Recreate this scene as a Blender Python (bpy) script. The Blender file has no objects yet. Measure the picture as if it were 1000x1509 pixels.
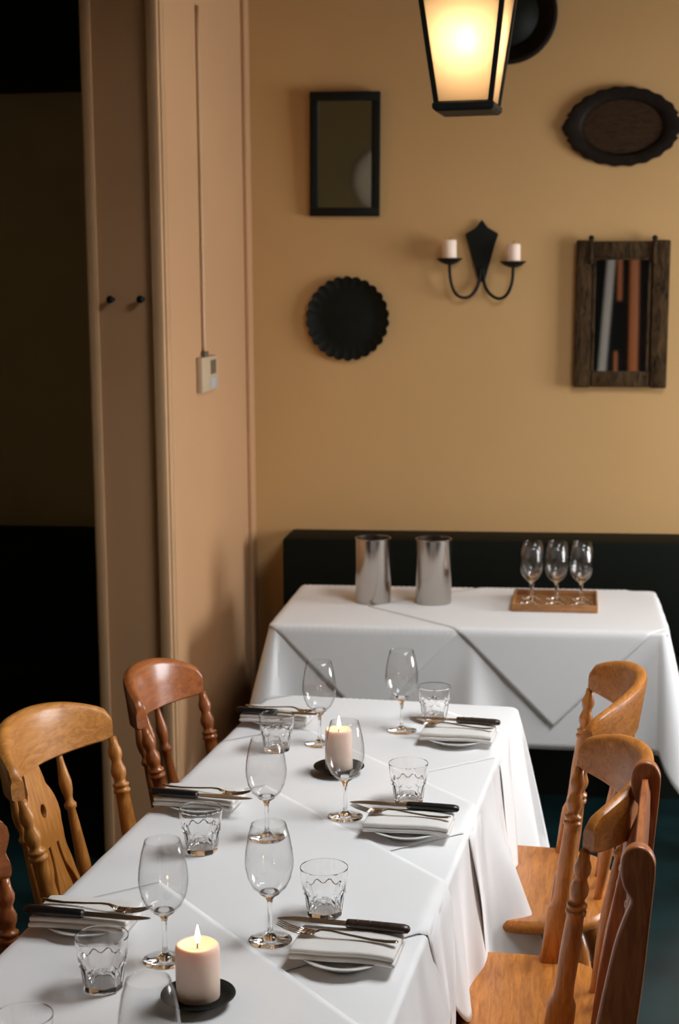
import bpy, bmesh, math, random
from mathutils import Vector, Matrix
random.seed(7)
S = bpy.context.scene
COL = S.collection
R = math.radians

# ------------------------------------------------------------------ camera
cam_d = bpy.data.cameras.new('camera')
cam = bpy.data.objects.new('camera', cam_d); COL.objects.link(cam)
cam_d.sensor_fit = 'VERTICAL'; cam_d.sensor_height = 36.0; cam_d.sensor_width = 24.0
cam_d.lens = 2284.0 / 1509.0 * 36.0
cam_d.clip_start = 0.05; cam_d.clip_end = 60
_p, _r, _y = R(8.23), R(-0.46), R(7.71)
_f = Vector((-math.sin(_y)*math.cos(_p), math.cos(_y)*math.cos(_p), -math.sin(_p)))
_rt = Vector((math.cos(_y), math.sin(_y), 0)); _up = _rt.cross(_f)
_r2 = _rt*math.cos(_r) + _up*math.sin(_r); _u2 = -_rt*math.sin(_r) + _up*math.cos(_r)
M = Matrix((( _r2.x, _u2.x, -_f.x, 0), (_r2.y, _u2.y, -_f.y, 0), (_r2.z, _u2.z, -_f.z, 1.847), (0, 0, 0, 1)))
cam.matrix_world = M
cam_d.dof.use_dof = True; cam_d.dof.focus_distance = 2.85; cam_d.dof.aperture_fstop = 5.6
S.camera = cam

# ------------------------------------------------------------------ world, daylight, exposure
W = bpy.data.worlds.new('overcast_sky'); S.world = W; W.use_nodes = True
bg = W.node_tree.nodes['Background']; bg.inputs[0].default_value = (0.93, 0.965, 1.0, 1); bg.inputs[1].default_value = 19.0
S.view_settings.view_transform = 'Standard'; S.view_settings.look = 'None'
S.view_settings.gamma = 1.0; S.view_settings.use_curve_mapping = False
S.view_settings.exposure = 0.0

XR = 3.00                      # plane of the window wall
WINS = [(3.95, 5.50, 0.80, 2.30)]   # window openings y0 y1 z0 z1
for (y0, y1, z0, z1) in WINS:                 # sky portal in the window opening
    ld = bpy.data.lights.new('window_portal', 'AREA'); ld.shape = 'RECTANGLE'
    ld.size = z1-z0; ld.size_y = y1-y0; ld.cycles.is_portal = True
    lo = bpy.data.objects.new('window_portal', ld); COL.objects.link(lo)
    lo.location = (XR+0.09, (y0+y1)/2, (z0+z1)/2); lo.rotation_euler = (0, R(90), 0)

ROOF = (0.45, 1.55, 2.40, 4.00)               # unseen rooflight opening added to brighten the table: x0 x1 y0 y1
ld = bpy.data.lights.new('added_rooflight_portal', 'AREA'); ld.shape = 'RECTANGLE'; ld.size = ROOF[1]-ROOF[0]; ld.size_y = ROOF[3]-ROOF[2]; ld.cycles.is_portal = True
lo = bpy.data.objects.new('added_rooflight_portal', ld); COL.objects.link(lo); lo.location = ((ROOF[0]+ROOF[1])/2, (ROOF[2]+ROOF[3])/2, 3.15)

# ------------------------------------------------------------------ materials
def new_mat(name):
    m = bpy.data.materials.new(name); m.use_nodes = True
    return m, m.node_tree.nodes, m.node_tree.links, m.node_tree.nodes['Principled BSDF']
def plain(name, col, rough=0.5, metal=0.0, bump=0.0, bscale=200.0, var=0.0, vscale=6.0, spec=0.5, coat=0.0):
    m, N, L, b = new_mat(name)
    b.inputs['Base Color'].default_value = (*col, 1); b.inputs['Roughness'].default_value = rough
    b.inputs['Metallic'].default_value = metal; b.inputs['Specular IOR Level'].default_value = spec
    b.inputs['Coat Weight'].default_value = coat
    tc = N.new('ShaderNodeTexCoord')
    if var > 0:
        n = N.new('ShaderNodeTexNoise'); n.inputs['Scale'].default_value = vscale; n.inputs['Detail'].default_value = 5
        r = N.new('ShaderNodeValToRGB')
        r.color_ramp.elements[0].position = 0.3; r.color_ramp.elements[1].position = 0.7
        r.color_ramp.elements[0].color = (*[c*(1-var) for c in col], 1); r.color_ramp.elements[1].color = (*[min(1, c*(1+var)) for c in col], 1)
        L.new(tc.outputs['Object'], n.inputs['Vector']); L.new(n.outputs['Fac'], r.inputs[0]); L.new(r.outputs[0], b.inputs['Base Color'])
    if bump > 0:
        n2 = N.new('ShaderNodeTexNoise'); n2.inputs['Scale'].default_value = bscale; n2.inputs['Detail'].default_value = 3
        bp = N.new('ShaderNodeBump'); bp.inputs['Strength'].default_value = bump; bp.inputs['Distance'].default_value = 0.002
        L.new(tc.outputs['Object'], n2.inputs['Vector']); L.new(n2.outputs['Fac'], bp.inputs['Height']); L.new(bp.outputs[0], b.inputs['Normal'])
    return m
def wood(name, c0, c1, scale=(1, 1, 1), rough=0.32, coat=0.35, bump=0.05, spec=0.5):
    m, N, L, b = new_mat(name); b.inputs['Specular IOR Level'].default_value = spec
    tc = N.new('ShaderNodeTexCoord'); mp = N.new('ShaderNodeMapping'); mp.inputs['Scale'].default_value = scale
    n = N.new('ShaderNodeTexNoise'); n.inputs['Scale'].default_value = 9; n.inputs['Detail'].default_value = 6; n.inputs['Distortion'].default_value = 1.1
    n2 = N.new('ShaderNodeTexNoise'); n2.inputs['Scale'].default_value = 60; n2.inputs['Detail'].default_value = 3
    mx = N.new('ShaderNodeMath'); mx.operation = 'MULTIPLY_ADD'; mx.inputs[1].default_value = 0.28
    r = N.new('ShaderNodeValToRGB'); r.color_ramp.elements[0].position = 0.42; r.color_ramp.elements[1].position = 0.82
    r.color_ramp.elements[0].color = (*c0, 1); r.color_ramp.elements[1].color = (*c1, 1)
    L.new(tc.outputs['Object'], mp.inputs[0]); L.new(mp.outputs[0], n.inputs['Vector']); L.new(mp.outputs[0], n2.inputs['Vector'])
    L.new(n2.outputs['Fac'], mx.inputs[0]); L.new(n.outputs['Fac'], mx.inputs[2]); L.new(mx.outputs[0], r.inputs[0]); L.new(r.outputs[0], b.inputs['Base Color'])
    b.inputs['Roughness'].default_value = rough; b.inputs['Coat Weight'].default_value = coat; b.inputs['Coat Roughness'].default_value = 0.15
    bp = N.new('ShaderNodeBump'); bp.inputs['Strength'].default_value = bump; bp.inputs['Distance'].default_value = 0.002
    L.new(mx.outputs[0], bp.inputs['Height']); L.new(bp.outputs[0], b.inputs['Normal'])
    return m
def thin_glass(name, edge=0.45, tint=(1, 1, 1)):
    m, N, L, b = new_mat(name); N.remove(b)
    out = [n for n in N if n.type == 'OUTPUT_MATERIAL'][0]
    fr = N.new('ShaderNodeFresnel'); ge = N.new('ShaderNodeNewGeometry'); mr = N.new('ShaderNodeMapRange')   # same reflectance on both skins of the thin wall
    mr.inputs['To Min'].default_value = 1.5; mr.inputs['To Max'].default_value = 1/1.5
    L.new(ge.outputs['Backfacing'], mr.inputs['Value']); L.new(mr.outputs[0], fr.inputs['IOR'])
    lw = N.new('ShaderNodeLayerWeight'); lw.inputs['Blend'].default_value = 0.35
    rp = N.new('ShaderNodeValToRGB'); rp.color_ramp.elements[0].color = (*[0.985*t for t in tint], 1); rp.color_ramp.elements[1].color = (edge*tint[0], edge*tint[1], edge*tint[2], 1)
    rp.color_ramp.elements[0].position = 0.55; rp.color_ramp.elements[1].position = 1.0  # edges darkened in the colour to mimic refraction at grazing angles
    tr = N.new('ShaderNodeBsdfTransparent'); gl = N.new('ShaderNodeBsdfGlossy'); gl.inputs['Roughness'].default_value = 0.02
    mx = N.new('ShaderNodeMixShader')
    L.new(lw.outputs['Facing'], rp.inputs[0]); L.new(rp.outputs[0], tr.inputs[0]); L.new(fr.outputs[0], mx.inputs[0])
    L.new(tr.outputs[0], mx.inputs[1]); L.new(gl.outputs[0], mx.inputs[2]); L.new(mx.outputs[0], out.inputs[0])
    return m
def emit(name, col, st):
    m, N, L, b = new_mat(name); b.inputs['Base Color'].default_value = (*col, 1)
    b.inputs['Emission Color'].default_value = (*col, 1); b.inputs['Emission Strength'].default_value = st
    return m

MT = {}
MT['wall'] = plain('wall_paint', (0.54, 0.330, 0.140), 0.75, bump=0.12, bscale=90, var=0.04, vscale=1.4, spec=0.25)
MT['wall_side'] = plain('partition_paint', (0.52, 0.300, 0.155), 0.6, bump=0.1, bscale=90, var=0.03, vscale=2, spec=0.3)
MT['trim'] = plain('trim_gloss_paint', (0.52, 0.32, 0.17), 0.35, var=0.05, vscale=8)
MT['alcove'] = plain('alcove_paint', (0.42, 0.33, 0.19), 0.8, var=0.1, vscale=2, spec=0.2)
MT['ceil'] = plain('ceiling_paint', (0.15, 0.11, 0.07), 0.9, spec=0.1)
MT['front'] = plain('front_wall_paint', (0.32, 0.26, 0.15), 0.9, spec=0.1)
MT['floor'] = plain('floor_paint', (0.005, 0.019, 0.020), 0.35, bump=0.3, bscale=7, var=0.6, vscale=3)
MT['bench'] = plain('bench_vinyl', (0.005, 0.0065, 0.004), 0.7, bump=0.2, bscale=400, spec=0.12)
MT['linen'] = plain('white_linen', (0.80, 0.795, 0.79), 0.85, bump=0.12, bscale=700, var=0.012, vscale=4, spec=0.15)
MT['napkin'] = plain('napkin_cotton', (0.76, 0.735, 0.70), 0.9, bump=0.2, bscale=500, spec=0.1)
MT['china'] = plain('plate_china', (0.74, 0.73, 0.71), 0.18, spec=0.5)
MT['steel'] = plain('cutlery_steel', (0.48, 0.42, 0.36), 0.22, metal=1.0)
MT['blade'] = plain('blade_steel', (0.30, 0.28, 0.26), 0.25, metal=1.0)
MT['handle'] = wood('knife_handle_wood', (0.012, 0.007, 0.005), (0.05, 0.026, 0.017), (12, 2, 12), 0.4, 0.2)
MT['handle_black'] = plain('knife_handle_black', (0.008, 0.008, 0.008), 0.35)
MT['glass'] = thin_glass('clear_glass', 0.38)
_m, _N, _L, _bb = new_mat('solid_glass'); _bb.inputs['Base Color'].default_value = (1, 1, 1, 1); _bb.inputs['Roughness'].default_value = 0.0
_bb.inputs['Transmission Weight'].default_value = 1.0; _bb.inputs['IOR'].default_value = 1.48; MT['solid_glass'] = _m
MT['black'] = plain('black_iron', (0.005, 0.006, 0.004), 0.55, bump=0.2, bscale=120, spec=0.2)
MT['darkplate'] = plain('dark_bronze', (0.006, 0.0065, 0.004), 0.6, spec=0.15, bump=0.4, bscale=60, var=0.3, vscale=20)
MT['ovalwood'] = wood('dark_carved_wood', (0.020, 0.010, 0.004), (0.045, 0.024, 0.010), (3, 12, 12), 0.6, 0.0, spec=0.1)
MT['ovalrim'] = wood('dark_carved_rim', (0.007, 0.005, 0.003), (0.016, 0.010, 0.006), (6, 6, 6), 0.6, 0.0, spec=0.1)
MT['rustic'] = wood('rustic_dark_wood', (0.008, 0.005, 0.003), (0.085, 0.048, 0.020), (7, 7, 1.6), 0.7, 0.0, 0.5, spec=0.08)
MT['mirror'] = plain('mirror_silver', (0.80, 0.78, 0.72), 0.02, metal=1.0)
MT['oldmirror'] = plain('aged_mirror_silver', (0.66, 0.60, 0.45), 0.04, metal=1.0)
MT['wax'] = plain('candle_wax', (0.90, 0.72, 0.60), 0.45, spec=0.3)
_b = MT['wax'].node_tree.nodes['Principled BSDF']
_b.inputs['Subsurface Weight'].default_value = 0.5; _b.inputs['Subsurface Radius'].default_value = (0.03, 0.015, 0.008); _b.inputs['Subsurface Scale'].default_value = 0.5
MT['wick'] = plain('burnt_wick', (0.02, 0.015, 0.01), 0.9)
MT['flame'] = emit('candle_flame', (1.0, 0.62, 0.30), 14.0)
MT['bulb'] = emit('lamp_bulb', (1.0, 0.82, 0.62), 62.0)
MT['plastic'] = plain('cream_plastic', (0.50, 0.38, 0.25), 0.5)
MT['lcd'] = plain('thermostat_screen', (0.10, 0.09, 0.06), 0.25)
MT['button'] = plain('grey_button', (0.42, 0.42, 0.42), 0.5)
MT['cooler'] = plain('brushed_steel', (0.50, 0.46, 0.42), 0.20, metal=1.0)
MT['tray'] = wood('tray_wood', (0.22, 0.09, 0.028), (0.42, 0.19, 0.065), (3, 14, 14), 0.5, 0.1)
MT['drape'] = plain('dark_drape', (0.006, 0.008, 0.010), 0.9)
MT['whitepole'] = plain('silver_white_paint', (0.75, 0.75, 0.75), 0.4)
MT['orangewood'] = plain('orange_timber', (0.80, 0.26, 0.08), 0.4)
# honey pine / red-brown / dark brown chair woods, grain along x or along z
def woodset(k, c0, c1, rough=0.3, coat=0.4):
    MT[k+'_x'] = wood(k+'_grain_across', c0, c1, (1.2, 9, 9), rough, coat)
    MT[k+'_z'] = wood(k+'_grain_up', c0, c1, (9, 9, 1.2), rough, coat)
    MT[k+'_y'] = wood(k+'_grain_along', c0, c1, (9, 1.2, 9), rough, coat)
woodset('honey', (0.32, 0.100, 0.014), (0.58, 0.215, 0.040), 0.38, 0.15)
woodset('pine', (0.40, 0.140, 0.022), (0.66, 0.285, 0.065), 0.38, 0.15)
woodset('red', (0.22, 0.058, 0.013), (0.42, 0.130, 0.034), 0.30, 0.3)
woodset('brown', (0.27, 0.080, 0.022), (0.48, 0.155, 0.048), 0.38, 0.15)

# ------------------------------------------------------------------ mesh helpers
def link(name, me, mat, parent=None, smooth=True, loc=(0, 0, 0), rot=(0, 0, 0)):
    o = bpy.data.objects.new(name, me); COL.objects.link(o)
    if mat: me.materials.append(MT[mat] if isinstance(mat, str) else mat)
    if smooth:
        for p in me.polygons: p.use_smooth = True
    o.location = loc; o.rotation_euler = rot
    if parent: o.parent = parent
    return o
def mesh(vs, fs):
    me = bpy.data.meshes.new('m'); me.from_pydata([tuple(v) for v in vs], [], fs); me.update()
    return me
def fix(me):
    bm = bmesh.new(); bm.from_mesh(me); bmesh.ops.remove_doubles(bm, verts=bm.verts, dist=1e-6)
    bmesh.ops.recalc_face_normals(bm, faces=bm.faces); bm.to_mesh(me); bm.free(); return me
def box_me(x0, x1, y0, y1, z0, z1, bev=0.0, seg=2):
    bm = bmesh.new(); bmesh.ops.create_cube(bm, size=1)
    for v in bm.verts: v.co = ((x0+x1)/2+v.co.x*(x1-x0), (y0+y1)/2+v.co.y*(y1-y0), (z0+z1)/2+v.co.z*(z1-z0))
    if bev: bmesh.ops.bevel(bm, geom=bm.edges[:], offset=bev, segments=seg, profile=0.5, affect='EDGES')
    me = bpy.data.meshes.new('b'); bm.to_mesh(me); bm.free(); return me
def flat_smooth(o, ang=35):
    for p in o.data.polygons: p.use_smooth = True
    o.data.set_sharp_from_angle(angle=R(ang)); return o
def box(name, b, mat, parent=None, bev=0.0, **k):
    o = link(name, box_me(*b, bev=bev), mat, parent, smooth=False, **k); return flat_smooth(o) if bev else o
def lathe_me(prof, seg=32, close=False, fn=None):
    """profile list of (r, z); fn(angle, r, z) -> r for flutes"""
    vs, fs = [], []
    n = len(prof)
    for i in range(seg):
        a = 2*math.pi*i/seg
        for (r, z) in prof:
            rr = fn(a, r, z) if fn else r
            vs.append((rr*math.cos(a), rr*math.sin(a), z))
    m = n if close else n-1
    for i in range(seg):
        j = (i+1) % seg
        for k in range(m):
            k2 = (k+1) % n
            fs.append((i*n+k, j*n+k, j*n+k2, i*n+k2))
    return fix(mesh(vs, fs))
def loft_me(secs, cap=True):
    """secs: list of rings (lists of points, same length)"""
    n = len(secs[0]); vs = [p for s in secs for p in s]; fs = []
    for k in range(len(secs)-1):
        for i in range(n):
            j = (i+1) % n
            fs.append((k*n+i, k*n+j, (k+1)*n+j, (k+1)*n+i))
    if cap:
        fs.append(tuple(range(n))[::-1]); fs.append(tuple((len(secs)-1)*n+i for i in range(n)))
    return fix(mesh(vs, fs))
def tube_me(pts, rad, seg=12, cap=True):
    """sweep circle along pts; rad scalar or list"""
    pts = [Vector(p) for p in pts]; secs = []
    up = Vector((0, 0, 1)); prev = None
    for i, p in enumerate(pts):
        d = (pts[min(i+1, len(pts)-1)] - pts[max(i-1, 0)]).normalized()
        if prev is None:
            a = up.cross(d)
            if a.length < 1e-3: a = Vector((1, 0, 0)).cross(d)
            a.normalize()
        else:
            a = prev - d*prev.dot(d); a.normalize()
        prev = a; b = d.cross(a)
        r = rad[i] if isinstance(rad, (list, tuple)) else rad
        ra, rb = r if isinstance(r, (list, tuple)) else (r, r)
        secs.append([p + a*ra*math.cos(t) + b*rb*math.sin(t) for t in [2*math.pi*k/seg for k in range(seg)]])
    return loft_me(secs, cap)
def turned_me(p0, p1, prof, seg=16, front=None, sq=None):
    """turned post from p0 to p1; prof (t, r_front, r_side); front = direction of r_front"""
    p0, p1 = Vector(p0), Vector(p1); d = (p1-p0).normalized()
    fr = Vector(front) if front else Vector((0, 1, 0)); fr = (fr - d*fr.dot(d)).normalized(); sd = d.cross(fr)
    secs = []
    for k, pr in enumerate(prof):
        t, ra, rb = pr[0], pr[1], pr[2]; e = pr[3] if len(pr) > 3 else 1.0
        c = p0 + (p1-p0)*t; ring = []
        for i in range(seg):
            a = 2*math.pi*i/seg; ca, sa = math.cos(a), math.sin(a)
            ring.append(c + fr*ra*math.copysign(abs(ca)**e, ca) + sd*rb*math.copysign(abs(sa)**e, sa))
        secs.append(ring)
    return loft_me(secs)
def board_me(outer, holes, thick, bev=0.003, res=1):
    """flat board in XY plane, thickness along Z, with real holes"""
    cu = bpy.data.curves.new('bd', 'CURVE'); cu.dimensions = '2D'; cu.fill_mode = 'BOTH'
    cu.extrude = max(thick/2-bev, 0.0005); cu.bevel_depth = bev; cu.bevel_resolution = res
    for pl in [outer]+list(holes):
        s = cu.splines.new('POLY'); s.points.add(len(pl)-1); s.use_cyclic_u = True
        for p, q in zip(s.points, pl): p.co = (q[0], q[1], 0, 1)
    o = bpy.data.objects.new('bd', cu); COL.objects.link(o)
    dg = bpy.context.evaluated_depsgraph_get(); me = bpy.data.meshes.new_from_object(o.evaluated_get(dg))
    bpy.data.objects.remove(o); bpy.data.curves.remove(cu)
    return me
def smooth_poly(pts, n=6, closed=True):
    """Catmull-Rom through pts"""
    out = []; m = len(pts)
    for i in range(m if closed else m-1):
        g = lambda k: pts[k % m] if closed else pts[min(max(k, 0), m-1)]
        p0, p1, p2, p3 = g(i-1), g(i), g(i+1), g(i+2)
        for k in range(n):
            t = k/n
            out.append(tuple(0.5*((2*b)+(-a+c)*t+(2*a-5*b+4*c-d)*t*t+(-a+3*b-3*c+d)*t**3) for a, b, c, d in zip(p0, p1, p2, p3)))
    if not closed: out.append(tuple(pts[-1]))
    return out
def tag(o, label, cat, group=None):
    o['label'] = label; o['category'] = cat
    if group: o['group'] = group
    return o
def struct(o, label=None):
    o['kind'] = 'structure'
    if label: o['label'] = label
    return o
def thing(name, label, cat, loc=(0, 0, 0), rz=0.0, group=None):
    o = bpy.data.objects.new(name, None); COL.objects.link(o); o.empty_display_size = 0.05
    o.location = loc; o.rotation_euler = (0, 0, rz)
    return tag(o, label, cat, group)
def copy_tree(o, parent=None):
    c = o.copy(); COL.objects.link(c); c.parent = parent
    for ch in list(o.children): copy_tree(ch, c)
    return c
def lerp_tab(tab, x):
    if x <= tab[0][0]: return tab[0][1]
    for (a, va), (b, vb) in zip(tab, tab[1:]):
        if x <= b:
            t = (x-a)/(b-a); t = t*t*(3-2*t); return va+(vb-va)*t
    return tab[-1][1]

# ------------------------------------------------------------------ the room
YB, XL, YP, XP, ZC = 6.10, -1.18, 4.70, -1.40, 3.10      # back wall, partition face, its near end, its far side, ceiling
YF, XA = -1.2, -3.4
struct(box('floor', (XA-.1, XR+.2, YF-.1, YB+.1, -0.10, 0.0), 'floor'))
def ceiling_me():
    bm = bmesh.new(); x0, x1, y0, y1 = ROOF
    for b in ((XA-.1, x0, YF-.1, YB+.1), (x1, XR+.2, YF-.1, YB+.1), (x0, x1, YF-.1, y0), (x0, x1, y1, YB+.1)):
        m_ = box_me(*b, ZC, ZC+.1); bm.from_mesh(m_); bpy.data.meshes.remove(m_)
    m2 = bpy.data.meshes.new('ceil'); bm.to_mesh(m2); bm.free(); return m2
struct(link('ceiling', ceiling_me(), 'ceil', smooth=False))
rw = bpy.data.objects.new('window_3', None); COL.objects.link(rw); rw.location = (ROOF[0], ROOF[2], ZC+.1); struct(rw)  # bars of the unseen rooflight, added with its opening for light from above
for k_ in range(4):
    yy_ = (ROOF[3]-ROOF[2])*k_/3; box('added_glazing_bar', (0, ROOF[1]-ROOF[0], yy_-.02, yy_+.02, 0, .04), 'ceil', rw)
for xx_ in (0, ROOF[1]-ROOF[0]): box('added_glazing_bar', (xx_-.02, xx_+.02, 0, ROOF[3]-ROOF[2], .04, .08), 'ceil', rw)
struct(box('wall_back', (XL, XR+.2, YB, YB+.12, 0, ZC), 'wall'))
struct(box('wall_alcove', (XA-.1, XL, YB, YB+.12, 0, ZC), 'alcove'))
struct(box('wall_left', (XA-.12, XA, YF, YB, 0, ZC), 'alcove'))
struct(box('wall_front', (XA, XR, YF-.12, YF, 0, ZC), 'front'))
# window wall
def wall_with_holes():
    bm = bmesh.new(); y0, y1, z0, z1 = WINS[0]
    for b in ((YF-.1, y0, 0, ZC), (y1, YB+.1, 0, ZC), (y0, y1, 0, z0), (y0, y1, z1, ZC)):
        m_ = box_me(XR, XR+.18, *b); bm.from_mesh(m_); bpy.data.meshes.remove(m_)
    m2 = bpy.data.meshes.new('wr'); bm.to_mesh(m2); bm.free(); return m2
struct(link('wall_right', wall_with_holes(), 'wall', smooth=False))
for i, (y0, y1, z0, z1) in enumerate(WINS):
    w = bpy.data.objects.new('window_%d' % (i+1), None); COL.objects.link(w); w.location = (XR+.1, (y0+y1)/2, z0); struct(w)
    hw, h = (y1-y0)/2, z1-z0
    box('window_frame', (-.03, .03, -hw, -hw+.05, 0, h), 'trim', w); box('window_frame', (-.03, .03, hw-.05, hw, 0, h), 'trim', w)
    box('window_frame', (-.03, .03, -hw+.05, hw-.05, 0, .05), 'trim', w); box('window_frame', (-.03, .03, -hw+.05, hw-.05, h-.05, h), 'trim', w)
    box('mullion', (-.03, .03, -.03, .03, .05, h-.05), 'trim', w)
    box('window_sill', (-.16, .0, -hw-.04, hw+.04, -.03, 0), 'trim', w)
# partition stub with moulded end
pw = struct(box('wall_partition', (XP, XL, YP, YB, 0, ZC), 'wall_side'))
tr = struct(box('trim_1', (XL-.030, XL+.008, YP-.022, YP+.004, 0, ZC), 'trim', bev=.008))
tr = struct(box('trim_2', (XL+.004, XL+.012, YP+.004, YP+.05, 0, ZC), 'trim', bev=.003))
tr = struct(box('trim_3', (XP-.012, XP+.018, YP-.012, YP+.004, 0, ZC), 'trim', bev=.004))
tr = struct(box('trim_4', (XP-.020, XP, YP+.004, YP+.06, 0, ZC), 'trim', bev=.004))
# rear corner batten where partition meets wall
tr = struct(box('trim_5', (XL, XL+.016, YB-.09, YB, 0, ZC), 'wall_side', bev=.003))
# things seen only in the mirrors, standing behind the camera
struct(box('trim_6', (.66, .74, YF, YF+.08, 0, 2.6), 'orangewood', bev=.01))
o = struct(box('trim_7', (-.035, .035, 0, .05, 0, 2.6), 'whitepole', bev=.012)); o.location = (.36, YF+.10, 0); o.rotation_euler = (0, R(4.0), 0)
struct(box('trim_8', (.56, .60, YF, YF+.05, 1.72, 2.6), 'orangewood', bev=.008)); struct(box('trim_9', (.54, .57, YF, YF+.05, .6, 1.30), 'orangewood', bev=.008))
cu = box('window_curtain', (.10, 1.3, YF+.001, YF+.03, 0, 2.7), 'drape'); tag(cu, 'black curtain hanging behind the room, seen only in the rustic mirror', 'curtain')
rp = link('pewter_plate', lathe_me([(0, 0), (.19, 0), (.26, .03), (.27, .035), (.265, .045), (.18, .012), (0, .012)], 40), 'whitepole', loc=(-1.40, YF, 2.24), rot=(R(-90), 0, 0))
tag(rp, 'round pewter plate seen reflected in the black framed mirror', 'plate')

# dark box high on the alcove wall
al = thing('high_box', 'dark box high up in the unlit alcove left of partition', 'shelf', (-2.3, YB, 2.62))
box('box_body', (-.9, .88, -.30, 0, 0, .40), 'bench', al)
box('box_lip', (-.9, .88, -.32, -.30, -.01, .03), 'bench', al)

# banquettes
def banquette(x0, x1, label):
    t = thing('banquette', label, 'banquette', ((x0+x1)/2, YB, 0)); h = (x1-x0)/2
    box('backrest', (-h, h, -.245, -.001, .46, .887), 'bench', t, bev=.012)
    box('seat_cushion', (-h, h, -.62, -.245, .36, .46), 'bench', t, bev=.02)
    box('plinth', (-h, h, -.57, -.001, 0, .36), 'bench', t)
    return t
banquette(-1.018, XR-.01, 'long black upholstered banquette behind the white side table')
banquette(XA+.01, XP-.02, 'black banquette in the unlit alcove left of the partition')

# ------------------------------------------------------------------ main table
TY = R(-4.96)
T = Matrix.Rotation(TY, 4, 'Z')
def tw(x, y, z=0.0):
    v = T @ Vector((x, y, z)); return (v.x, v.y, v.z)
TX0, TX1, TY0, TY1, TZ = -1.094, -0.412, 1.35, 3.976, 0.75
t = thing('dining_table', 'long dining table hidden under the white cloth', 'table', tw(-.753, 2.66), TY)
HX, HY = (TX1-TX0)/2, (TY1-TY0)/2
box('table_top', (-HX+.006, HX-.006, -HY+.006, HY-.006, TZ-.032, TZ-.003), 'brown_y', t, bev=.004)
for sx in (-1, 1):
    for sy in (-1, 0, 1):
        box('leg', (sx*(HX-.07)-.025, sx*(HX-.07)+.025, sy*(HY-.09)-.025, sy*(HY-.09)+.025, 0, TZ-.032), 'brown_z', t)

def skirt_cloth(x0, x1, y0, y1, ztop, drop, flare, rc=0.03, n_t=18, step=0.02, bulge=0.012):
    """cloth over a rectangle: flat top and a hanging skirt; drop(s), flare(s, t) with s=(side, pos)"""
    per = []   # (x, y, nx, ny, side, u)
    def seg_pts(ax, ay, bx, by, nx, ny, side):
        L_ = math.hypot(bx-ax, by-ay); n = max(2, int(L_/step))
        for i in range(n+1):
            u = i/n; per.append((ax+(bx-ax)*u, ay+(by-ay)*u, nx, ny, side, u))
    def corner(cx, cy, a0, side):
        for i in range(1, 12):
            a = a0+math.pi/2*i/12; per.append((cx+rc*math.cos(a), cy+rc*math.sin(a), math.cos(a), math.sin(a), side, i/12))
    seg_pts(x1, y0+rc, x1, y1-rc, 1, 0, 'R'); corner(x1-rc, y1-rc, 0, 'RF')
    seg_pts(x1-rc, y1, x0+rc, y1, 0, 1, 'F'); corner(x0+rc, y1-rc, math.pi/2, 'LF')
    seg_pts(x0, y1-rc, x0, y0+rc, -1, 0, 'L'); corner(x0+rc, y0+rc, math.pi, 'LN')
    seg_pts(x0+rc, y0, x1-rc, y0, 0, -1, 'N'); corner(x1-rc, y0+rc, 1.5*math.pi, 'RN')
    n = len(per); vs, fs = [], []
    er = 0.010
    for (x, y, nx, ny, sd, u) in per: vs.append((x-nx*er, y-ny*er, ztop))
    fs.append(tuple(range(n)))
    rows = 1
    for k in range(1, 5):      # rounded edge
        a = math.pi/2*k/4
        for (x, y, nx, ny, sd, u) in per: vs.append((x-nx*er*(1-math.sin(a)), y-ny*er*(1-math.sin(a)), ztop-er*(1-math.cos(a))))
        rows += 1
    for k in range(1, n_t+1):
        tt = k/n_t
        for (x, y, nx, ny, sd, u) in per:
            d = drop(sd, x, y, u); f = flare(sd, x, y, u, tt)
            vs.append((x+nx*f, y+ny*f, ztop-er-(d-er)*tt))
        rows += 1
    for k in range(rows-1):
        for i in range(n):
            j = (i+1) % n; fs.append((k*n+i, (k+1)*n+i, (k+1)*n+j, k*n+j))
    me = mesh(vs, fs)
    bm = bmesh.new(); bm.from_mesh(me); bmesh.ops.recalc_face_normals(bm, faces=bm.faces)
    # subdivide the ngon top into a fan-free triangulation
    bm.faces.ensure_lookup_table()
    bmesh.ops.triangulate(bm, faces=[f for f in bm.faces if len(f.verts) > 4]); bm.to_mesh(me); bm.free()
    return me

HEM_R = [(1.3, .30), (2.25, .33), (2.50, .19), (2.62, .18), (2.80, .30), (3.0, .40), (3.9, .42)]
def m_drop(sd, x, y, u):
    if sd == 'R': return lerp_tab(HEM_R, y)
    if len(sd) == 2: return .42+.06*math.sin(math.pi*u)
    return .38
FL_R = [(1.3, .03), (2.3, .05), (2.5, .03), (2.9, .03), (3.10, .04), (3.24, .05), (3.33, .17), (3.42, .05), (3.5, .04), (3.60, .035), (3.8, .05), (3.95, .085)]
def m_flare(sd, x, y, u, tt):
    if sd == 'R': return .78*lerp_tab(FL_R, y)*tt**1.15 + .010*math.sin(y*23)*tt
    if sd == 'RF': return (.085+.03*math.sin(math.pi*u))*tt**0.9
    if len(sd) == 2: return (.05+.06*math.sin(math.pi*u))*tt**0.9
    s = x if sd in 'FN' else y
    return (.03+.016*math.sin(s*17)+.010*math.sin(s*31+1))*tt
c = link('tablecloth', skirt_cloth(TX0, TX1, TY0, TY1, TZ, m_drop, m_flare), 'linen', rot=(0, 0, TY)); flat_smooth(c, 50)
sm = c.modifiers.new('cloth_thickness', 'SOLIDIFY'); sm.thickness = .0012; sm.offset = 1
tag(c, 'long white cloth hanging to chair-seat height over the main dining table', 'tablecloth')

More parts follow.
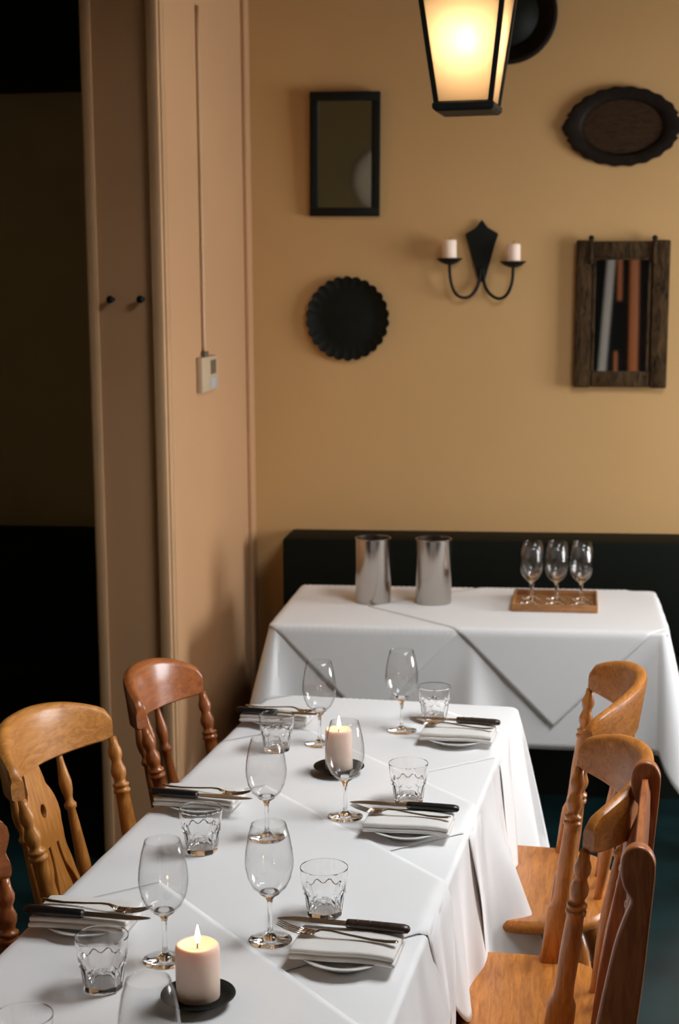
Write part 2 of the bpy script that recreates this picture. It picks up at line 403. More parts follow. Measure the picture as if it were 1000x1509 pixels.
def overlay_me(u0, u1, v0, v1, rect, ztop, lift, kx=1.0, n=64, flare=0.098, tipw=0.0):
    """square slip cloth laid diagonally: u = x+y, v = y-x, folded over the table edges"""
    x0, x1, y0, y1 = rect; vs, fs = [], []; er = 0.010 + lift
    def fold(e):                       # excess length -> (out, down)
        q = er*math.pi/2
        if e <= 0: return 0.0, 0.0
        if e < q: a = e/er; return er*math.sin(a), er*(1-math.cos(a))
        return er+(e-q)*flare, er+(e-q)
    for i in range(n+1):
        for j in range(n+1):
            u = u0+(u1-u0)*i/n; v = v0+(v1-v0)*j/n
            x, y = (u-v)/2, (u+v)/2
            xi0, xi1, yi0, yi1 = x0+.010, x1-.010, y0+.010, y1-.010
            ex = (x-xi1)*kx if x > xi1 else (xi0-x if x < xi0 else 0.0)
            ey = y-yi1 if y > yi1 else (yi0-y if y < yi0 else 0.0)
            sx = 1 if x > xi1 else -1; sy = 1 if y > yi1 else -1
            bx, by = min(max(x, xi0), xi1), min(max(y, yi0), yi1)
            if ex > 0 and ey > 0:
                h = math.hypot(ex, ey); o_, d_ = fold(h); o_ += .25*min(ex, ey)
                vs.append((bx+sx*o_*ex/h, by+sy*o_*ey/h, ztop+lift-d_))
            else:
                ox, dx = fold(ex); oy, dy = fold(ey)
                wob = .006*math.sin(y*40)*min(1, ex*6) if ex > 0 else 0
                vs.append((bx+sx*(ox+wob), by+sy*oy, ztop+lift-dx-dy))
    for i in range(n):
        for j in range(n):
            a = i*(n+1)+j; fs.append((a, a+n+1, a+n+2, a+1))
    return mesh(vs, fs)
def overlay(u0, u1, v0, v1, rect, ztop, lift, label, rz=0, loc=(0, 0, 0), **k):
    o = link('slip_cloth', overlay_me(u0, u1, v0, v1, rect, ztop, lift, **k), 'linen', rot=(0, 0, rz), loc=loc)
    sm = o.modifiers.new('cloth_thickness', 'SOLIDIFY'); sm.thickness = .0009; sm.offset = 1
    return tag(o, label, 'slip cloth')
RECT = (TX0, TX1, TY0, TY1)
OV = [(2.15, 3.30, 3.93, 5.00), (1.75, 2.75, 3.41, 4.60), (1.30, 2.31, 2.91, 4.10), (0.66, 1.68, 2.40, 3.55)]
NM = ['white diagonal slip cloth over the far end of the main table, under the far candle side',
      'white diagonal slip cloth whose corner hangs beside the middle chair of main table',
      'white diagonal slip cloth across the main table between near and middle settings',
      'white diagonal slip cloth at the near end of main table, under near candle']
NM[0] = 'white diagonal slip cloth covering the far end of the main dining table'
for k, ov in enumerate(OV):
    overlay(*ov, RECT, TZ+.0013, .0011*(k+1), NM[k], rz=TY, kx=3.6)
def top_z(x, y):
    """height of the uppermost cloth at table-local x, y"""
    z = TZ+.0014
    for k, (u0, u1, v0, v1) in enumerate(OV):
        if u0-.05 <= x+y <= u1+.05 and v0-.05 <= y-x <= v1+.05: z = TZ+.0013+.0011*(k+1)+.0012
    return z

# ------------------------------------------------------------------ side table by the banquette
BX0, BX1, BY0, BY1 = -.905, .392, 4.915, 5.62
t = thing('side_table', 'side table in front of the banquette hidden under white cloths', 'table', ((BX0+BX1)/2, (BY0+BY1)/2, 0))
hx, hy = (BX1-BX0)/2, (BY1-BY0)/2
box('table_top', (-hx+.006, hx-.006, -hy+.006, hy-.006, TZ-.032, TZ-.003), 'brown_x', t, bev=.004)
for sx in (-1, 1):
    for sy in (-1, 1):
        box('leg', (sx*(hx-.07)-.025, sx*(hx-.07)+.025, sy*(hy-.09)-.025, sy*(hy-.09)+.025, 0, TZ-.032), 'brown_z', t)
def b_drop(sd, x, y, u):
    if sd == 'N': return .390
    if sd == 'RN': return .39+.14*math.sin(math.pi*u)
    if len(sd) == 2: return .39+.09*math.sin(math.pi*u)
    return .39
def b_flare(sd, x, y, u, tt):
    if sd == 'N':
        f = .003+.002*math.sin(x*14)
        f += .075*tt*math.exp(-((x+.235)/(.012+.055*tt))**2)      # standing fold between the two slip cloths
        f -= .010*tt*math.exp(-((x+.13)/.03)**2)
        f += .045*math.exp(-((x-BX0)/.05)**2)+.055*math.exp(-((x-BX1)/.05)**2)
        return f*tt
    if len(sd) == 2: return (.066+.075*math.sin(math.pi*u))*tt**.95
    return (.05+.012*math.sin(y*20))*tt
c = link('tablecloth', skirt_cloth(BX0, BX1, BY0, BY1, TZ, b_drop, b_flare, step=.012), 'linen'); flat_smooth(c, 50)
sm = c.modifiers.new('cloth_thickness', 'SOLIDIFY'); sm.thickness = .0012; sm.offset = 1
tag(c, 'white under-cloth of the side table by the banquette, hem above the floor', 'tablecloth')
BR = (BX0, BX1, BY0, BY1)
def diamond(cx, cy, D, lift, label):
    return overlay(cx+cy-D, cx+cy+D, cy-cx-D, cy-cx+D, BR, TZ+.0014, lift, label, flare=.028)
diamond(-.582, 5.26, .660, .0014, 'white slip cloth on the left half of side table, under the steel coolers')
diamond(.022, 5.235, .635, .0028, 'white slip cloth with pointed corner hanging down the right half of side table')
BZ = TZ+.0056

# ------------------------------------------------------------------ chairs
def arc_crest_me(a, s, zt_end, zt_mid, zb_end, zb_mid, th, tilt, n=40):
    Rr = (a*a+s*s)/(2*s); half = math.asin(min(1, a/Rr)); secs = []
    if s > a: half = math.pi-half
    for i in range(n+1):
        q = -1+2*i/n; ang = half*q
        p = abs(q)
        zt = zt_end+(zt_mid-zt_end)*(1-p**2.4); zb = zb_end+(zb_mid-zb_end)*(1-p**2)
        edge = 1.0
        if p > .93:   # rounded corner on top at the ends
            e = (p-.93)/.07; zt -= .014*e*e; zb += .004*e*e
        nx, ny = math.sin(ang), -math.cos(ang)        # outward (back) direction
        cx, cy = 0+Rr*math.sin(ang), (Rr-s)-Rr*math.cos(ang)
        def pt(off, z):
            k = (z-.86)*tilt*(1-.55*p*p)
            return Vector((cx+nx*(off+k), cy+ny*(off+k), z))
        h = th/2; r = th*.42
        ring = []
        for (o_, z_) in ((h, zb+r*.4), (h, zb+(zt-zb)*.5), (h, zt-r*1.2), (h*.75, zt-r*.35), (h*.2, zt), (-h*.35, zt-r*.08), (-h*.85, zt-r*.55), (-h, zt-r*1.3), (-h, zb+(zt-zb)*.5), (-h, zb+r*.4), (-h*.6, zb), (h*.6, zb)):
            ring.append(pt(o_, z_))
        secs.append(ring)
    return loft_me(secs), Rr, half
POST = [(0, .027, .016, .55), (.20, .027, .016, .55), (.27, .026, .016, .6), (.31, .019, .016, .8), (.36, .0175, .0165), (.52, .0180, .0180), (.66, .0160, .0160), (.70, .0155, .0155),
        (.705, .0185, .0185), (.72, .0190, .0190), (.725, .0160, .0160), (.735, .0160, .0160), (.74, .0185, .0185), (.752, .0180, .0180), (.757, .0125, .0125), (.775, .0125, .0125),
        (.80, .0165, .0165), (.825, .0172, .0172), (.86, .0120, .0120), (.875, .0110, .0110), (.90, .0150, .0150), (.925, .0155, .0155), (.96, .0105, .0105), (1.0, .0085, .0085)]
SPIN = [(0, .0095, .0095), (.06, .0095, .0095), (.25, .0140, .0140), (.42, .0150, .0150), (.62, .0110, .0110), (.69, .0090, .0090), (.70, .0130, .0130), (.72, .0138, .0138), (.735, .0090, .0090), (.755, .0085, .0085),
        (.79, .0125, .0125), (.835, .0142, .0142), (.88, .0115, .0115), (.94, .0080, .0080), (1.0, .0065, .0065)]
LEG = [(0, .013, .013), (.08, .017, .017), (.11, .0135, .0135), (.13, .019, .019), (.16, .015, .015), (.4, .021, .021), (.62, .023, .023), (.66, .017, .017), (.68, .023, .023), (.72, .017, .017), (.85, .02, .02), (1, .014, .014)]
def seat_me(hw, yr, yf, zt=.455, th=.034):
    pts = [(-hw*.78, yr+.02), (-hw*.35, yr-.012), (0, yr-.018), (hw*.35, yr-.012), (hw*.78, yr+.02), (hw*.98, yr+.10), (hw*1.03, yr+.24), (hw*1.0, yf-.07), (hw*.86, yf-.008), (hw*.4, yf+.01), (0, yf+.013), (-hw*.4, yf+.01), (-hw*.86, yf-.008), (-hw, yf-.07), (-hw*1.03, yr+.24), (-hw*.98, yr+.10)]
    ol = smooth_poly(pts, 4); cy = (yr+yf)/2; secs = []
    for (k, z) in ((.93, zt-th), (.985, zt-th*.75), (1.0, zt-th*.4), (.99, zt-.006), (.965, zt), (.90, zt-.001), (.70, zt-.006), (.4, zt-.008), (.1, zt-.008)):
        secs.append([Vector((x*k, cy+(y-cy)*k, z)) for (x, y) in ol])
    return loft_me(secs)
def bow_chair(label, loc, rz, wd, a=.245, s=.14, dz=0.0, inner=(-.30, 0, .30), splat=False, tilt=.16, lean=.055):
    """bow-backed kitchen chair, origin on the floor under the crest ends, facing +y"""
    t = thing('bow_back_chair', label, 'chair', loc, rz, 'bow-backed wooden chairs')
    me, Rr, half = arc_crest_me(a, s, .921+dz, .970+dz, .858+dz, .846+dz, .027, tilt)
    flat_smooth(link('crest_rail', me, wd+'_x', t), 40)
    sw = a*.92
    flat_smooth(link('seat', seat_me(sw, -.105+lean, .345), wd+'_x', t), 40)
    for sx in (-1, 1):
        link('back_post', turned_me((sx*(a-.045), lean, .448), (sx*(a-.004), .004, .862+dz), POST, 18, (0, 1, 0)), wd+'_z', t)
    def arc(q):
        ang = half*q; return Rr*math.sin(ang), (Rr-s)-Rr*math.cos(ang)
    for q in inner:
        x, y = arc(q)
        link('spindle', turned_me((x*.86, y*.42-.042+lean, .446), (x, y, .855+dz), SPIN, 14), wd+'_z', t)
    if splat:
        hwid = [(0, .080), (.10, .083), (.25, .075), (.45, .060), (.56, .052), (.64, .058), (.73, .068), (.80, .062), (.88, .040), (1.0, .032)]
        Ls = .425
        rt_ = [(lerp_tab(hwid, k/24), k/24*Ls) for k in range(25)]
        out = rt_+[(-x, y) for (x, y) in reversed(rt_)]
        ov = [(.0135*math.cos(q), .322+.0170*math.sin(q)) for q in [2*math.pi*k/18 for k in range(18)]]
        def slot(sg):
            cl = [(sg*.020, .250), (sg*.020, .226), (sg*.025, .196), (sg*.037, .166), (sg*.044, .140), (sg*.038, .120)]
            cl = smooth_poly(cl, 4, False); w = [.0066+.0130*max(0, (i/len(cl)-.35))*1.6 for i in range(len(cl))]
            L_, R_ = [], []
            for i, p in enumerate(cl):
                q0, q1 = cl[max(i-1, 0)], cl[min(i+1, len(cl)-1)]
                dx, dy = q1[0]-q0[0], q1[1]-q0[1]; l = math.hypot(dx, dy) or 1
                L_.append((p[0]-dy/l*w[i], p[1]+dx/l*w[i])); R_.append((p[0]+dy/l*w[i], p[1]-dx/l*w[i]))
            return L_+R_[::-1]
        bm_ = board_me(out, [ov, slot(1), slot(-1)], .014, .002)
        yb, yt = -.070+lean, arc(0)[1]+.004
        ang = math.atan2(yb-yt, .41)
        o = link('splat', bm_, wd+'_y', t, loc=(0, yb, .448), rot=(R(90)+ang, 0, 0)); flat_smooth(o, 35)
    for sx in (-1, 1):
        link('leg', turned_me((sx*sw*.98, -.13+lean, 0), (sx*sw*.70, -.03+lean, .43), LEG, 14), wd+'_z', t)
        link('leg', turned_me((sx*sw*.98, .34, 0), (sx*sw*.76, .28, .43), LEG, 14), wd+'_z', t)
        link('stretcher', tube_me([(sx*sw*.88, -.065, .16), (sx*sw*.90, .12, .16), (sx*sw*.91, .32, .16)], [.009, .014, .009]), wd+'_y', t)
    link('stretcher', tube_me([(-sw*.9, .12, .16), (0, .12, .16), (sw*.9, .12, .16)], [.009, .014, .009]), wd+'_x', t)
    return t
def chair_pose(far, near, side):
    """far / near crest ends in table-local coordinates -> location and rotation (facing the table)"""
    cx, cy = (far[0]+near[0])/2, (far[1]+near[1])/2
    loc = tw(cx, cy)
    dx, dy = far[0]-near[0], far[1]-near[1]
    ang = math.atan2(dy, dx) + TY          # direction near -> far in world
    # right-hand chairs face -x: local +x runs near->far ; left-hand chairs face +x: local +x runs far->near
    return loc, (ang if side == 'R' else ang+math.pi), math.hypot(dx, dy)/2
loc, rz, a = chair_pose((-.213, 3.776), (-.192, 3.258), 'R')
bow_chair('honey pine bow-backed chair at far right corner of main table', loc, rz, 'honey', a, .100)
loc, rz, a = chair_pose((-.195, 3.139), (-.152, 2.646), 'R')
bow_chair('honey pine bow-backed chair in the middle of the right-hand row', loc, rz, 'honey', a, .100)
loc, rz, a = chair_pose((-1.235, 3.155), (-1.251, 2.700), 'L')
bow_chair('pale pine chair with pierced fiddle-shaped splat on left of main table', loc, rz, 'pine', a, .098, inner=(-.46, .46), splat=True, lean=.092)
loc, rz, a = chair_pose((-1.179, 3.638), (-1.209, 3.286), 'L')
bow_chair('reddish brown spindle-back chair beside the partition, far left of main table', loc, rz, 'red', a, .080, dz=-.02, lean=.088)

# slab-post chair, near right
def slab_chair(label, loc, rz):
    t = thing('slab_post_chair', label, 'chair', loc, rz)
    # side profile in (y forward, z); chair faces +y
    fr = [(.074, .992), (.078, .970), (.074, .945), (.063, .926), (.064, .912), (.074, .885), (.086, .845), (.098, .785), (.110, .72), (.124, .64), (.136, .56), (.146, .45), (.140, .30), (.120, .0)]
    bk = [(.070, .0), (.084, .30), (.088, .45), (.074, .57), (.062, .68), (.050, .78), (.041, .88), (.034, .965), (.036, .988), (.046, 1.002), (.062, 1.004)]
    out = smooth_poly(fr+bk, 3)
    for sx in (-1, 1):
        bm_ = board_me([(y, z) for (y, z) in out], [], .026, .004, 2)
        o = link('back_post', bm_, 'brown_y', t, rot=(R(90), 0, R(90)), loc=(sx*.215, 0, 0)); flat_smooth(o, 40)
    flat_smooth(link('crest_rail', loft_me([[Vector((x, .056-dy, z)) for (dy, z) in ((-.009, .905), (-.010, .955), (-.006, .978), (.004, .978), (.009, .955), (.009, .905))] for x in [-.205+.41*i/12 for i in range(13)]]), 'brown_x', t), 40)
    for x in (-.12, -.04, .04, .12):
        link('spindle', turned_me((x, .115, .44), (x, .056, .91), SPIN, 14), 'brown_z', t)
    flat_smooth(link('seat', seat_me(.215, .085, .48), 'honey_x', t), 40)
    for sx in (-1, 1):
        link('leg', turned_me((sx*.20, .47, 0), (sx*.17, .42, .43), LEG, 14), 'brown_z', t)
    link('stretcher', tube_me([(-.19, .45, .16), (0, .45, .16), (.19, .45, .16)], [.009, .014, .009]), 'brown_x', t)
    return t
p = tw(0.0, 2.512)
slab_chair('dark brown chair with flat slab posts, nearest on the right', p, R(90)+TY)
# eared crest chair, near left
def eared_chair(label, loc, rz):
    t = thing('eared_chair', label, 'chair', loc, rz)
    ca, cs = .215, .10; Rr = (ca*ca+cs*cs)/(2*cs); half = math.asin(ca/Rr); n, nz = 48, 14; secs = []
    ear = [(.868, .030), (.880, .0), (.896, .0), (.910, .035), (.918, .045), (.930, .018), (.948, .0), (.962, .012), (.972, .05), (.980, .12)]
    for i in range(n+1):
        q = -1+2*i/n; p_ = abs(q); zt = .937+.02*(1-p_*p_); zb = .825; ring = []
        for off, zs in ((.012, range(nz+1)), (-.012, range(nz, -1, -1))):
            for k in zs:
                z = zb+(zt-zb)*k/nz; zz = .868+.112*k/nz
                qq = q*(1-lerp_tab(ear, zz)*p_**8*.9); an = half*qq; oo = off*(.55 if k in (0, nz) else 1)+(z-.827)*.10
                ring.append(Vector((Rr*math.sin(an)+math.sin(an)*oo, (Rr-cs)-Rr*math.cos(an)-math.cos(an)*oo, z)))
        secs.append(ring)
    flat_smooth(link('crest_rail', loft_me(secs), 'red_x', t), 40)
    for sx in (-1, 1):
        link('back_post', turned_me((sx*.180, .018, .446), (sx*.200, -.004, .830), POST, 18), 'red_z', t)
        link('leg', turned_me((sx*.19, -.06, 0), (sx*.15, .0, .43), LEG, 14), 'red_z', t)
        link('leg', turned_me((sx*.19, .40, 0), (sx*.16, .33, .43), LEG, 14), 'red_z', t)
    for x in (-.10, 0, .10):
        link('spindle', turned_me((x*.9, -.03, .446), (x, -.100+x*x*2.2, .832), SPIN, 14), 'red_z', t)
    flat_smooth(link('seat', seat_me(.205, -.03, .39), 'red_x', t), 40)
    return t
p = tw(-1.140, 2.198)
eared_chair('red-brown chair with an eared crest, cut off at the left edge', p, R(-90)+TY)

# ------------------------------------------------------------------ glassware
WF = [(0, 0), (.0365, 0), (.0372, .0012), (.036, .0022), (.022, .0042), (.011, .0072), (.0055, .013), (.0040, .024), (.0037, .045), (.0042, .066), (.0070, .0755), (.0170, .0830), (.0160, .0862), (.0080, .0842), (0, .0832)]
WB = [(.0172, .0832), (.0290, .0950), (.0370, .1120), (.0408, .1300), (.0412, .1420), (.0395, .1600), (.0350, .1850), (.0292, .2050), (.0285, .2053), (.0281, .2048), (.0340, .1850), (.0385, .1600), (.0402, .1420), (.0398, .1300), (.0360, .1126), (.0279, .0962), (.0164, .0860)]
wf_me = lathe_me(WF, 40); wb_me = lathe_me(WB, 40, close=True)
wf_me.materials.append(MT['solid_glass']); wb_me.materials.append(MT['glass'])
for m_ in (wf_me, wb_me):
    for p_ in m_.polygons: p_.use_smooth = True
def wine_glass(x, y, label, z=None, local=True, group='wine glasses on the main table'):
    loc = tw(x, y, z if z is not None else top_z(x, y)) if local else (x, y, z)
    t = thing('wine_glass', label, 'wine glass', loc, random.random()*6, group)
    for nm, m_ in (('bowl', wb_me), ('stem_and_foot', wf_me)):
        o = bpy.data.objects.new(nm, m_); COL.objects.link(o); o.parent = t
    return t
def tl(x, y):
    v = T.inverted() @ Vector((x, y, 0)); return v.x, v.y
for (x, y, lb) in [(-.613, 2.353, 'empty wine glass behind the near candle, left of near row'), (-.456, 2.453, 'empty wine glass by the fork tines of the near right setting'),
                   (-.41, 3.08, 'empty wine glass standing just in front of the far candle'), (-.55, 2.94, 'empty wine glass beside the fork of the middle left setting'),
                   (-.539, 3.593, 'empty wine glass at the far left setting, behind far candle'), (-.353, 3.731, 'empty wine glass at the far right setting, beside tumbler')]:
    lx, ly = tl(x, y); wine_glass(lx, ly, lb)
wine_glass(-.664, 1.80, 'wine glass cut off by the bottom edge, left of near candle')

NF = 10
def tum_r(a, r, z):
    q = (a % (2*math.pi/NF)) - math.pi/NF
    if z < .053 and r > .02: return r*(math.cos(math.pi/NF)/math.cos(q))*1.03
    return r
# wall: fluted outside with a scalloped shoulder, smooth inside
def tumbler_wall_me():
    seg = 80; outer = [(.0312, .0120), (.0325, .020), (.0345, .036), (.0358, .046)]; up = [(.0388, .0545), (.0400, .060), (.0414, .075), (.0424, .0865), (.0420, .0880), (.0412, .0880), (.0404, .075), (.0386, .060), (.0366, .050), (.0330, .036), (.0290, .0180), (.0284, .0120)]
    vs, fs = [], []; n = len(outer)+2+len(up)
    for i in range(seg):
        a = 2*math.pi*i/seg; q = (a % (2*math.pi/NF)) - math.pi/NF; k = math.cos(math.pi/NF)/math.cos(q)*1.03
        arch = .0475+.0045*math.cos(q*NF)                 # arched top of each facet
        ring = [(r*k, z) for r, z in outer]+[(.0362*k, arch-.0006), (.0385, arch+.0012)]+[(r, max(z, arch+.002) if j == 0 else z) for j, (r, z) in enumerate(up)]
        vs += [(r*math.cos(a), r*math.sin(a), z) for r, z in ring]
    for i in range(seg):
        j = (i+1) % seg
        for k in range(n): fs.append((i*n+k, j*n+k, j*n+(k+1) % n, i*n+(k+1) % n))
    return fix(mesh(vs, fs))
tb_me = tumbler_wall_me(); tb_me.materials.append(MT['solid_glass'])
tf_me = lathe_me([(0, 0.0012), (.0240, .0008), (.0262, 0), (.0288, .0006), (.0302, .003), (.0312, .0120), (.0284, .0120), (.0268, .0112), (.0200, .0098), (0, .0092)], 80, fn=tum_r); tf_me.materials.append(MT['solid_glass'])
for m_ in (tb_me, tf_me):
    o = bpy.data.objects.new('tmp', m_); flat_smooth(o, 16); bpy.data.objects.remove(o)
def tumbler(x, y, label):
    t = thing('water_tumbler', label, 'tumbler', tw(x, y, top_z(x, y)), random.random(), 'faceted water tumblers')
    for nm, m_ in (('fluted_wall', tb_me), ('thick_base', tf_me)):
        o = bpy.data.objects.new(nm, m_); COL.objects.link(o); o.parent = t
    return t
for (x, y, lb) in [(-.601, 2.527, 'faceted water tumbler behind the knife of the near right setting'), (-.876, 2.172, 'faceted water tumbler in front of the near left napkin'),
                   (-.562, 3.151, 'faceted water tumbler behind the knife of the middle right setting'), (-.908, 2.782, 'faceted water tumbler in front of the middle left napkin'),
                   (-.610, 3.800, 'faceted water tumbler at the far right end of table'), (-.936, 3.462, 'faceted water tumbler in front of the far left napkin'),
                   (-.885, 1.895, 'water tumbler cut off by the bottom edge at left')]:
    tumbler(x, y, lb)

# ------------------------------------------------------------------ place settings
PL = [(0, .004), (.040, .004), (.044, .0), (.047, .0), (.049, .004), (.066, .0115), (.0745, .0150), (.0752, .0160), (.0745, .0170), (.064, .0148), (.050, .0085), (.046, .0075), (0, .0075)]
pl_me = lathe_me(PL, 48); pl_me.materials.append(MT['china'])
for p_ in pl_me.polygons: p_.use_smooth = True
def napkin_me():
    bm = bmesh.new()
    for k, (z0, z1, ix) in enumerate(((0, .0088, 0), (.0092, .0185, .0015))):
        m_ = box_me(-.088+ix, .088-ix, -.052+ix, .052-ix*2, z0, z1, bev=.004, seg=3); bm.from_mesh(m_); bpy.data.meshes.remove(m_)
    bmesh.ops.subdivide_edges(bm, edges=[e for e in bm.edges if e.calc_length() > .05], cuts=8, use_grid_fill=True)
    for v in bm.verts:
        v.co.z += .0016*math.sin(v.co.x*38+.6)*math.cos(v.co.y*25) - .9*max(0, abs(v.co.x)-.062)**2*4
        v.co.y += .0015*math.sin(v.co.x*45)
    me = bpy.data.meshes.new('nap'); bm.to_mesh(me); bm.free(); return me
nap_me = napkin_me(); nap_me.materials.append(MT['napkin'])
o = bpy.data.objects.new('tmp', nap_me); flat_smooth(o, 50); bpy.data.objects.remove(o)
# fork, along +x: handle end at +, tines at -
def fork_me():
    bm = bmesh.new()
    def add(m_): bm.from_mesh(m_); bpy.data.meshes.remove(m_)
    hp = [(-.040, 0, .004), (-.034, 0, .0075), (-.025, 0, .0105), (-.010, 0, .0105), (.02, 0, .0075), (.06, 0, .0045), (.085, 0, .0045), (.1005, 0, .0062), (.105, 0, .0065)]
    hr = [(.0100, .0014), (.0060, .0016), (.0034, .0019), (.0028, .0018), (.0030, .0017), (.0042, .0016), (.0055, .0016), (.0060, .0014), (.0025, .0010)]
    secs = []
    for (x, y, z), (w, h) in zip(hp, hr):
        secs.append([Vector((x, w*math.cos(q), z+h*math.sin(q))) for q in [2*math.pi*k/10 for k in range(10)]])
    add(loft_me(secs))
    bowl = [(-.038, .0032, .0098), (-.045, .0020, .0118), (-.053, .0020, .0124), (-.060, .0030, .0122)]
    secs = [[Vector((x, w*math.cos(q), z+.0014*math.sin(q)+.002*abs(math.cos(q)))) for q in [2*math.pi*k/12 for k in range(12)]] for (x, z, w) in bowl]
    add(loft_me(secs))
    for ty_ in (-.0095, -.0032, .0032, .0095):
        add(tube_me([(-.056, ty_, .0036), (-.072, ty_*1.02, .0048), (-.088, ty_*1.0, .0085), (-.103, ty_*.96, .0145)], [(.0021, .0013), (.0021, .0013), (.0018, .0012), (.0009, .0007)], 8))
    me = bpy.data.meshes.new('fork'); bm.to_mesh(me); bm.free(); return fix(me)
fk_me = fork_me(); fk_me.materials.append(MT['steel'])
for p_ in fk_me.polygons: p_.use_smooth = True
def knife_blade_me():
    out = smooth_poly([(.012, -.0085), (.012, .0065), (-.03, .0075), (-.075, .0075), (-.100, .0030), (-.117, -.0065), (-.095, -.0092), (-.05, -.0098), (-.01, -.0096)], 4)
    return board_me(out, [], .0016, .0005)
def knife_handle_me(): return tube_me([(.001, 0, 0), (.003, 0, 0), (.012, 0, 0), (.045, .0006, 0), (.080, -.0006, 0), (.098, -.001, 0), (.106, -.0012, 0), (.109, -.0012, 0)],
                                      [(.0085, .0060), (.0098, .0072), (.0100, .0076), (.0095, .0078), (.0102, .0080), (.0105, .0078), (.0085, .0065), (.004, .003)], 14)
kb_me, kh_me = knife_blade_me(), knife_handle_me(); rv_me = lathe_me([(0, .0004), (.0022, .0003), (.0024, -.002), (0, -.002)], 12)
kb_me.materials.append(MT['blade']); rv_me.materials.append(MT['steel'])
for mm in (kh_me, rv_me):
    for p_ in mm.polygons: p_.use_smooth = True
kh2 = kh_me.copy(); kh_me.materials.append(MT['handle']); kh2.materials.append(MT['handle_black'])
def knife(loc, rz, black, label):
    t = thing('steak_knife', label, 'knife', loc, rz, 'steak knives')
    for nm, m_, l in (('blade', kb_me, (0, 0, .0078)), ('handle', kh2 if black else kh_me, (0, 0, .0080))):
        o = bpy.data.objects.new(nm, m_); COL.objects.link(o); o.parent = t; o.location = l
        if nm == 'handle': h = o
    if not black:
        for x in (.020, .040):
            o = bpy.data.objects.new('rivet', rv_me); COL.objects.link(o); o.parent = h; o.location = (x, 0, .0081)
    return t
SET = [('near right', -.522, 2.352, 0, False, 0, (.100, -.6), 0), ('middle right', -.528, 2.962, 0, True, 1.0, (.100, -.6), 0), ('far right', -.522, 3.612, 0, False, -.5, (.1, -.5), 0),
       ('near left', -.990, 2.392, 1, True, 1.5, 0, 0), ('middle left', -.990, 3.030, 1, True, -1, 0, 0), ('far left', -.994, 3.690, 1, True, .5, 0, 0)]
for (nm, x, y, flip, black, jit, _a, _b2) in SET:
    rz = TY + (math.pi if flip else 0) + R(jit)
    z = top_z(x, y); Mx = Matrix.Translation(Vector(tw(x, y, 0))) @ Matrix.Rotation(rz, 4, 'Z')
    def at(lx, ly, zz): v = Mx @ Vector((lx, ly, 0)); return (v.x, v.y, zz)
    o = bpy.data.objects.new('side_plate', pl_me); COL.objects.link(o); o.location = at(-.003, 0, z); o.rotation_euler = (0, 0, rz)
    tag(o, 'small white side plate under the napkin at the %s setting' % nm, 'plate', 'side plates')
    o = bpy.data.objects.new('folded_napkin', nap_me); COL.objects.link(o); o.location = at(0, .003, z+.0165); o.rotation_euler = (0, 0, rz)
    tag(o, 'thick folded white napkin on the plate at the %s setting' % nm, 'napkin', 'folded napkins')
    knife(at(-.012, .047, z+.0355), rz-R(2), black, '%s steak knife on the napkin at the %s setting' % ('black-handled' if black else 'dark wooden-handled riveted', nm))
    o = bpy.data.objects.new('dinner_fork', fk_me); COL.objects.link(o); o.location = at(-.018, .004, z+.0358); o.rotation_euler = (0, 0, rz-R(6))
    tag(o, 'steel dinner fork lying on the napkin at the %s setting' % nm, 'fork', 'dinner forks')

# ------------------------------------------------------------------ candles on the table
DISH = [(0, .012), (.018, .012), (.020, .0), (.026, .0), (.028, .008), (.045, .010), (.0555, .0165), (.058, .0175), (.0575, .019), (.045, .0140), (.02, .0125), (0, .0125)]
ds_me = lathe_me(DISH, 44); ds_me.materials.append(MT['black'])
for p_ in ds_me.polygons: p_.use_smooth = True
def pillar_me(r, h, seed):
    rnd = random.Random(seed); ph = rnd.random()*6
    f = lambda a, rr, z: rr*(1+.03*math.cos(4*a+ph)*min(1, z/h*1.2))
    return lathe_me([(0, 0), (r*.98, 0), (r, .003), (r, h*.5), (r*.995, h-.010), (r*.95, h-.002), (r*.90, h), (r*.82, h-.001), (r*.6, h-.005), (r*.25, h-.008), (0, h-.008)], 40, fn=f)
FL = [(0, 0), (.0022, .001), (.0038, .006), (.0040, .010), (.0030, .017), (.0014, .024), (0, .029)]
def candle(name, x, y, r, h, dish_label, label, seed):
    z = top_z(x, y); p = tw(x, y, z)
    o = bpy.data.objects.new('candle_dish', ds_me); COL.objects.link(o); o.location = p; tag(o, dish_label, 'dish', 'candle dishes')
    t = thing('pillar_candle', label, 'candle', (p[0], p[1], z+.0126), .4*seed, 'pillar candles')
    link('wax_body', pillar_me(r, h, seed), 'wax', t)
    link('wick', tube_me([(0, 0, h-.009), (.0004, 0, h-.002), (.001, 0, h+.004)], .0009, 6), 'wick', t)
    link('flame', lathe_me(FL, 16), 'flame', t, loc=(.001, 0, h+.001))
    ld = bpy.data.lights.new('candle_light', 'POINT'); ld.energy = .10; ld.color = (1, .55, .22); ld.shadow_soft_size = .008
    lo = bpy.data.objects.new('candle_light', ld); COL.objects.link(lo); lo.location = (0, 0, h+.040); lo.parent = t
candle('near', -.712, 2.150, .0335, .086, 'black dish under the near candle at bottom edge', 'lit cream pillar candle nearest the camera', 1)
candle('far', -.752, 3.318, .0315, .092, 'black dish under the far candle in mid table', 'lit cream pillar candle in the middle of main table', 2)

